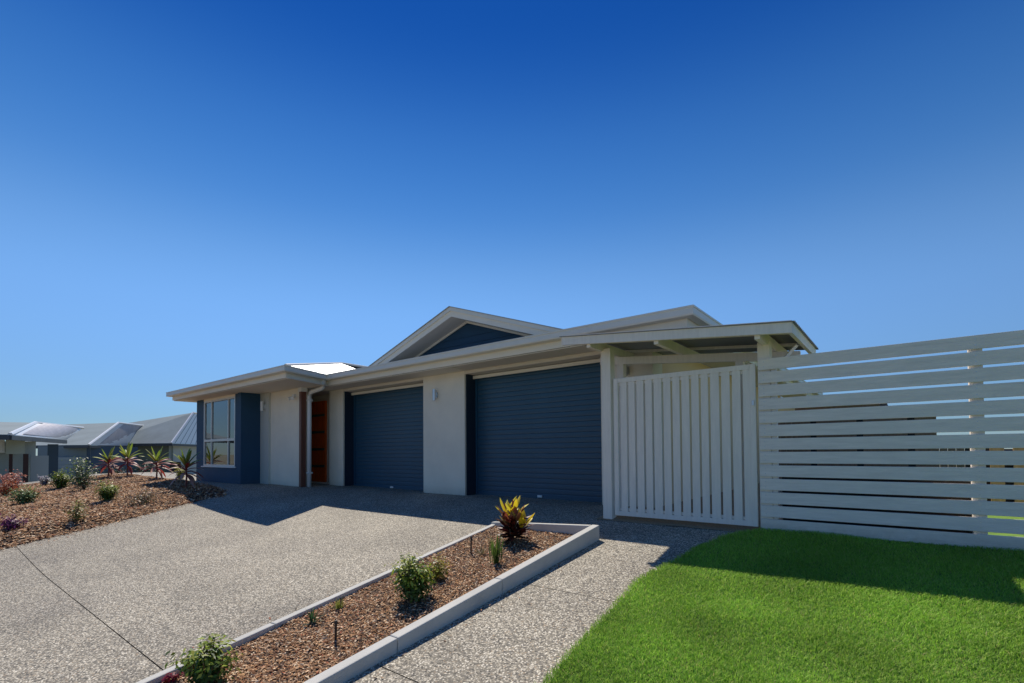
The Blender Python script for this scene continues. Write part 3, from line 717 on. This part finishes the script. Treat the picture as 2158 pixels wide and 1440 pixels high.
GR = [(.07, .14, .022), (.05, .10, .018), (.11, .19, .035)]; YG = [(.36, .44, .04), (.44, .46, .06), (.24, .34, .04)]
bush('shrub', -3.04, -3.77, midz(-3.04, -3.77), .36, .37, 'dense dark green shrub with light new tips in the middle of the narrow bed', 1500, GR, YG, .034, 21)
bush('shrub', -3.2, -3.38, midz(-3.2, -3.38), .24, .25, 'yellowish loose shrub just behind the dark green shrub in the narrow bed', 230, [(.30, .25, .03), (.16, .20, .03)], [(.42, .34, .04)], .030, 22, sparse=.4)
bush('shrub', -3.16, -5.19, midz(-3.16, -5.19), .33, .30, 'bright yellow green shrub at the near end of the narrow bed', 1100, GR+[(.10, .16, .03)], YG, .034, 23)
bush('seedling', -3.43, -5.27, midz(-3.43, -5.27), .12, .06, 'tiny seedling with magenta red leaves beside the nearest shrub', 40, [(.32, .02, .05), (.20, .03, .03)], [(.4, .05, .08)], .030, 24)
tuft('grass_clump', -2.99, -2.82, midz(-2.99, -2.82), .29, 46, 'upright green grassy clump in front of the croton', (.07, .13, .025), (.14, .24, .04), .32, .010, 31, .25)
tuft('grass_clump', -3.43, -4.40, midz(-3.43, -4.40), .14, 26, 'small spiky dark green clump beside the left edging of the narrow bed', (.04, .09, .03), (.06, .14, .05), 1.1, .010, 32, .5)
tuft('grass_clump', -3.46, -4.16, midz(-3.46, -4.16), .11, 22, 'small yellow green tuft behind the spiky clump in the narrow bed', (.18, .20, .04), (.26, .28, .05), 1.0, .009, 33, .5)
tuft('grass_clump', -3.30, -2.68, midz(-3.30, -2.68), .14, 18, 'sparse dry tuft left of the upright grassy clump', (.14, .14, .06), (.20, .18, .08), .9, .007, 34, .5)
# black irrigation risers
for x, y, h, lb in ((-3.0, -4.47, .115, 'short black irrigation peg standing in the mulch at the near end of the narrow bed'),
                    (-3.41, -2.72, .15, 'short black irrigation peg in the mulch near the grassy clump')):
    z = midz(x, y); e = tag(empty('irrigation_peg', (x, y, z)), lb, 'peg')
    MB().tube([(x, y, z-.03), (x+.005, y, z+h)], .008, 10).build('riser', BLACK, e)
    MB().tube([(x+.005, y, z+h), (x+.005, y, z+h+.02)], [.011, .009], 10).build('cap', BLACK, e)

# shrubs of the left bed
def L(name, x, y, *a, **k): bush(name, x, y, bzf(x, y), *a, **k)
L('shrub', -12.16, -3.74, .42, .40, 'round lime topped shrub in the middle of the left bed casting a shadow', 1100, GR, YG, .036, seed=41)
L('shrub', -17.41, -3.59, .56, .48, 'lime green shrub on the crest of the left bed before the neighbour garage', 900, GR+[(.12, .18, .02)], [(.30, .36, .03)], .05, seed=42)
L('shrub', -15.79, -3.42, .74, .86, 'tall open grey green shrub on the crest of the left bed', 620, [(.10, .14, .07), (.06, .10, .04), (.20, .24, .16)], [(.18, .26, .06)], .055, seed=43, sparse=.5)
L('ground_cover_plant', -10.45, -4.49, .36, .34, 'sparse yellow green plant near the drive edge of the left bed', 260, [(.15, .17, .04), (.22, .20, .05)], [(.28, .28, .05)], .035, seed=44, sparse=.6)
L('ground_cover_plant', -11.18, -3.42, .62, .32, 'low beige flowering plant in the shade edge of the left bed', 330, [(.33, .22, .13), (.14, .16, .08)], [(.40, .27, .17)], .04, seed=45, sparse=.5)
L('ground_cover_plant', -18.6, -4.38, .75, .60, 'orange red leaved plant at the far left of the bed crest', 420, [(.42, .11, .05), (.50, .18, .10)], [(.55, .25, .18)], .06, seed=46)
L('ground_cover_plant', -17.6, -4.62, .55, .50, 'orange plant cut by the left picture edge', 300, [(.46, .12, .04)], [(.5, .2, .1)], .05, seed=47)
L('ground_cover_plant', -14.39, -4.65, .60, .40, 'low bright green plant beside the orange plants in the left bed', 480, [(.06, .13, .03), (.14, .20, .08)], [(.22, .30, .10)], .05, seed=48, sparse=.3)
L('ground_cover_plant', -15.4, -4.36, .40, .24, 'small orange plant between the green plant and the crest', 200, [(.48, .14, .06)], [(.5, .2, .1)], .045, seed=49)
L('ground_cover_plant', -10.60, -5.20, .48, .20, 'low dark purple plant at the left edge near the drive', 420, [(.09, .015, .05), (.03, .012, .03), (.16, .04, .12)], [(.22, .05, .16)], .035, seed=50)
L('ground_cover_plant', -19.1, -3.66, .32, .42, 'white flowered plant in front of the neighbour entry', 260, [(.5, .48, .5), (.10, .10, .12)], [(.6, .58, .6)], .05, seed=51)
bush('shrub', -15.75, -1.38, .05, .34, .36, 'yellow shrub beside the corner of the navy wall', 420, [(.42, .38, .04), (.22, .26, .03)], [(.5, .45, .05)], .05, 52)

# ------------------------------------------------------------------ neighbouring houses on the left
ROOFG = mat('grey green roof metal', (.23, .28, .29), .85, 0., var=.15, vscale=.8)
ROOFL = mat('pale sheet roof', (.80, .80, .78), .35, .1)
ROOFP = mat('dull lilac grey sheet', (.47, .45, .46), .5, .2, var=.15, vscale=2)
GREYW = mat('grey rendered wall', (.42, .46, .43), .85, var=.06, vscale=1)
DKBLUE = mat('slate blue wall', (.05, .085, .13), .8)
GARG = mat('pale garage door', (.36, .40, .40), .6)
FASD = mat('charcoal fascia', (.055, .065, .075), .5)
BRN = mat('dark brown post', (.05, .018, .014), .6)
def quadp(mb, pts, th=.03): return mb.prism([tuple(Vector(p)-Vector((0, 0, th))) for p in pts], (0, 0, th))
def lerp3(a, b, t): return tuple(Vector(a).lerp(Vector(b), t))
def panel_on(E0, E1, R1, R0, u0, u1, v0, v1, lift=.11):
    def P(u, v): q = Vector(lerp3(E0, E1, u)).lerp(Vector(lerp3(R0, R1, u)), v); q.z += lift; return tuple(q)
    return [P(u0, v0), P(u1, v0), P(u1, v1), P(u0, v1)]
def bil(E0, E1, R1, R0, u0, u1, v0, v1, lift, n=8):
    vs = []; fs = []
    for dz in (lift, lift-.02):
        for j in range(n+1):
            for i in range(n+1):
                u = u0+(u1-u0)*i/n; v = v0+(v1-v0)*j/n
                q = Vector(lerp3(E0, E1, u)).lerp(Vector(lerp3(R0, R1, u)), v); vs.append((q.x, q.y, q.z+dz))
    m = (n+1)**2
    for j in range(n):
        for i in range(n):
            a = j*(n+1)+i; fs += [(a, a+1, a+n+2, a+n+1), (m+a, m+a+n+1, m+a+n+2, m+a+1)]
    return MB().add(vs, fs)
def neighbour(loc, label, EL, E0, E1, R0, RL, R1, panel):
    h = tag(empty('neighbour_house', loc), label, 'house', 'neighbouring houses down the street')
    def pt(mb, nm, m): return mb.build(nm, m, h)
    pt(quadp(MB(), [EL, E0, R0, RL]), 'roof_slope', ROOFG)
    pt(bil(E0, E1, R1, R0, 0, 1, 0, 1, 0), 'roof_slope', ROOFL)  # white base colour carries the sun glare on this side
    if panel: 
        for u0, u1 in panel: pt(bil(E0, E1, R1, R0, u0, u1, .02, .93, .07), 'roof_panel', ROOFP)  # duller sheet laid over the slope, leaving the painted glare as a band
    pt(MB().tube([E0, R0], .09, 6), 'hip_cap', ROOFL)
    pt(MB().tube([R0, R1], .08, 6), 'ridge_cap', ROOFL)
    up = Vector((0, 0, -.13))
    pt(MB().bar(Vector(EL)+up, Vector(E0)+up, .12, .2), 'fascia', FASD); pt(MB().bar(Vector(E0)+up, Vector(E1)+up, .12, .2), 'fascia', FASD)
    return h, pt
def wbox(p, q, z0, z1, th=.2):
    p = Vector((*p, 0)); q = Vector((*q, 0)); t = (q-p).normalized(); n = Vector((-t.y, t.x, 0))*th
    return MB().hexa([(p.x, p.y, z0), (q.x, q.y, z0), (q.x+n.x, q.y+n.y, z0), (p.x+n.x, p.y+n.y, z0), (p.x, p.y, z1), (q.x, q.y, z1), (q.x+n.x, q.y+n.y, z1), (p.x+n.x, p.y+n.y, z1)])
# house A
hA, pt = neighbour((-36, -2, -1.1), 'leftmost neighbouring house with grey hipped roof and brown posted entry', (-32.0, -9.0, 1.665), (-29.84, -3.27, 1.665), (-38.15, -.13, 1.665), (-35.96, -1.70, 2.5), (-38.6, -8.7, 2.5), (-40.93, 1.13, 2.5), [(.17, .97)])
pt(wbox((-33.6, -7), (-33.6, -1.98), -1.2, 1.45), 'wall', GREYW)
pt(wbox((-32.85, -3.10), (-32.80, -2.46), .84, 1.52, .3), 'entry_beam', mat('light green grey cladding', (.42, .46, .40), .8))
pt(wbox((-32.84, -2.99), (-32.82, -2.87), -1.1, .84, .12), 'post', BRN); pt(wbox((-32.80, -2.52), (-32.77, -2.34), -1.1, .84, .12), 'post', BRN)
pt(wbox((-33.0, -3.6), (-32.95, -3.12), .9, 1.5, .1), 'window', WHITE)
pt(wbox((-33.3, -2.2), (-33.3, -1.55), -1.1, .75, .1), 'door', GARG)
pt(wbox((-38.2, -.9), (-38.15, -.45), -1.2, 1.4), 'wall', DKBLUE)
# house B
hB, pt = neighbour((-50, 3, -1.2), 'middle neighbouring house with hip coloured white for sun glare and pale garage door', (-51.5, -1.0, 1.50), (-46.18, 2.418, 1.50), (-54.39, 7.0, 1.6), (-51.69, 5.38, 3.47), (-57.6, 2.2, 3.40), (-57.96, 9.19, 3.55), [(.20, .96)])
pt(wbox((-48.2, .0), (-47.35, 2.75), -1.3, 1.42), 'wall', mat('blue grey wall', (.22, .27, .29), .85))
pt(wbox((-47.95, .55), (-47.30, 2.42), -1.0, .62, .08), 'garage_door', GARG)
for k in range(6):
    z = -1.0+.27*k; pt(wbox((-47.90, .55), (-47.25, 2.42), z+.01, z+.26, .03), 'door_panel', GARG)
pt(wbox((-47.35, 2.75), (-50.4, 6.4), -1.3, 1.42), 'wall', DKBLUE)
pt(MB().box(-46.95, -46.75, 2.45, 2.62, -1.2, 1.42), 'post', DKBLUE)
# house C
hC, pt = neighbour((-54, 10, -1.2), 'right neighbouring house with tall grey slope and striped side coloured white for sun glare', (-56.3, 5.0, 1.75), (-49.8, 8.64, 1.75), (-56.2, 14.8, 1.7), (-53.1, 11.4, 4.75), (-60.6, 8.2, 3.95), (-57.5, 15.4, 4.75), None)
for k in range(9):
    a = panel_on((-49.8, 8.64, 1.75), (-56.2, 14.8, 1.7), (-57.5, 15.4, 4.75), (-53.1, 11.4, 4.75), .06+k*.1, .068+k*.1, .0, 1.0, .03)
    pt(quadp(MB(), a, .04), 'roof_rib', ROOFG)
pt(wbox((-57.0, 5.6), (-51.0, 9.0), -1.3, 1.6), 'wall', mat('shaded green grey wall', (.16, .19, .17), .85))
pt(wbox((-51.0, 9.0), (-55.0, 13), -1.3, 1.6), 'wall', GREYW)
pt(wbox((-50.4, 8.7), (-50.2, 9.5), -1.2, .1, .2), 'wall', BRN)
# dark shrubs in front of the far houses
for x, y, w_, h_, sd, lb in ((-38, 2.0, 1.6, 1.3, 61, 'dark hedge shrub far behind the first two cordylines'), (-39.5, 4.2, 2.2, 1.5, 62, 'dark hedge shrub far behind the two right cordylines')):
    bush('hedge_shrub', x, y, -1.15, w_, h_, lb, 700, [(.02, .035, .018), (.03, .05, .02)], [(.04, .07, .03)], .16, sd)
bush('tree', -60, -9.5, -1.2, 5, 4.4, 'dark tree top just showing above the leftmost roof', 900, [(.02, .04, .02)], [(.03, .05, .02)], .35, 63)

# ------------------------------------------------------------------ back garden seen through the slats
BROWN = mat('brown stained boards', (.26, .17, .11), .8, var=.3, vscale=3, grain=(8, 8, 1))
DKBRN = mat('near black boards', (.03, .022, .018), .8)
PALE = mat('raw pine paling', (.62, .36, .17), .8, var=.25, vscale=3, grain=(8, 8, 1))
rh = tag(empty('rear_house', (-.9, 13, 0)), 'brown house behind the slat fence with a pale curved metal roof', 'house')
def prt(mb, nm, m): return mb.build(nm, m, rh)
prt(MB().box(-3.6, .72, 12, 18, -.3, 1.93), 'wall', BROWN)
prt(MB().box(-3.8, -.55, 11.9, 11.999, -.3, 2.16), 'wall', BROWN)
prt(MB().prism([(-3.9, 11.7, 2.2), (-.4, 11.7, 2.2), (-.4, 11.7, 2.26), (-1.3, 11.7, 2.40), (-3.9, 11.7, 2.26)], (0, 6.5, 0)), 'roof_slope', ROOFL)
prt(MB().box(-.4, .80, 11.7, 18.2, 1.93, 2.0), 'roof_slope', FASD)
bf = tag(empty('paling_fence', (3, 1.6, 0)), 'raw pine paling fence at the right seen through the slat fence', 'fence')
for k in range(28):
    x = .78+k*.19+random.uniform(-.008, .008)
    MB().box(x, x+.118, 1.60, 1.618, -.1, (.80 if k < 2 else .885)+random.uniform(-.008, .008)).build('paling', PALE, bf)
for z in (.12, .70): MB().box(.76, 6.1, 1.62, 1.66, z-.06, z).build('rail', PALE, bf)
MB().box(.74, 6.1, 1.70, 1.72, -.1, .76).build('gap_darkening_sheet', DKBRN, bf)  # added near-black sheet that darkens the gaps between palings
df = tag(empty('dark_fence', (-.4, 5.6, 0)), 'low dark stained board fence in the middle of the back garden behind the slats', 'fence')
for k in range(31):
    x = -2.3+k*.112
    zt = 1.46 if -2.3 < x < .15 and k < 22 else (1.22 if x < .30 else .79)
    MB().box(x, x+.106, 5.50, 5.52, -.12, zt).build('board', BROWN if k % 7 else DKBRN, df)
V, F = grid(np.linspace(.50, 9, 30), np.linspace(-.78, 12, 40), lambda x, y: zg(x, y)+.004+.01*bump2(x, y))
tag(np_mesh('back_lawn', V, F, mat('sunlit lawn', (.17, .30, .035), .9, var=.3, vscale=6, bump=.6, bscale=50)), kind='structure')
V, F = grid(np.linspace(-1.02, .50, 12), np.linspace(-.78, 5.5, 30), lambda x, y: zg(x, y)+.008+.012*bump2(x, y, 2))
tag(np_mesh('back_garden_soil', V, F, SOIL), kind='structure')
sl2 = tag(empty('darkening_edging', (-.25, -.66, 0)), 'dark timber sleeper edging added behind the slat fence foot to darken its gaps', 'edging')
for k in range(3): MB().box(-.98, .52, -.70, -.62, -.15+k*.225, .07+k*.225).build('darkener', DKBRN, sl2)  # near-black boards added so the lowest fence gaps look shaded
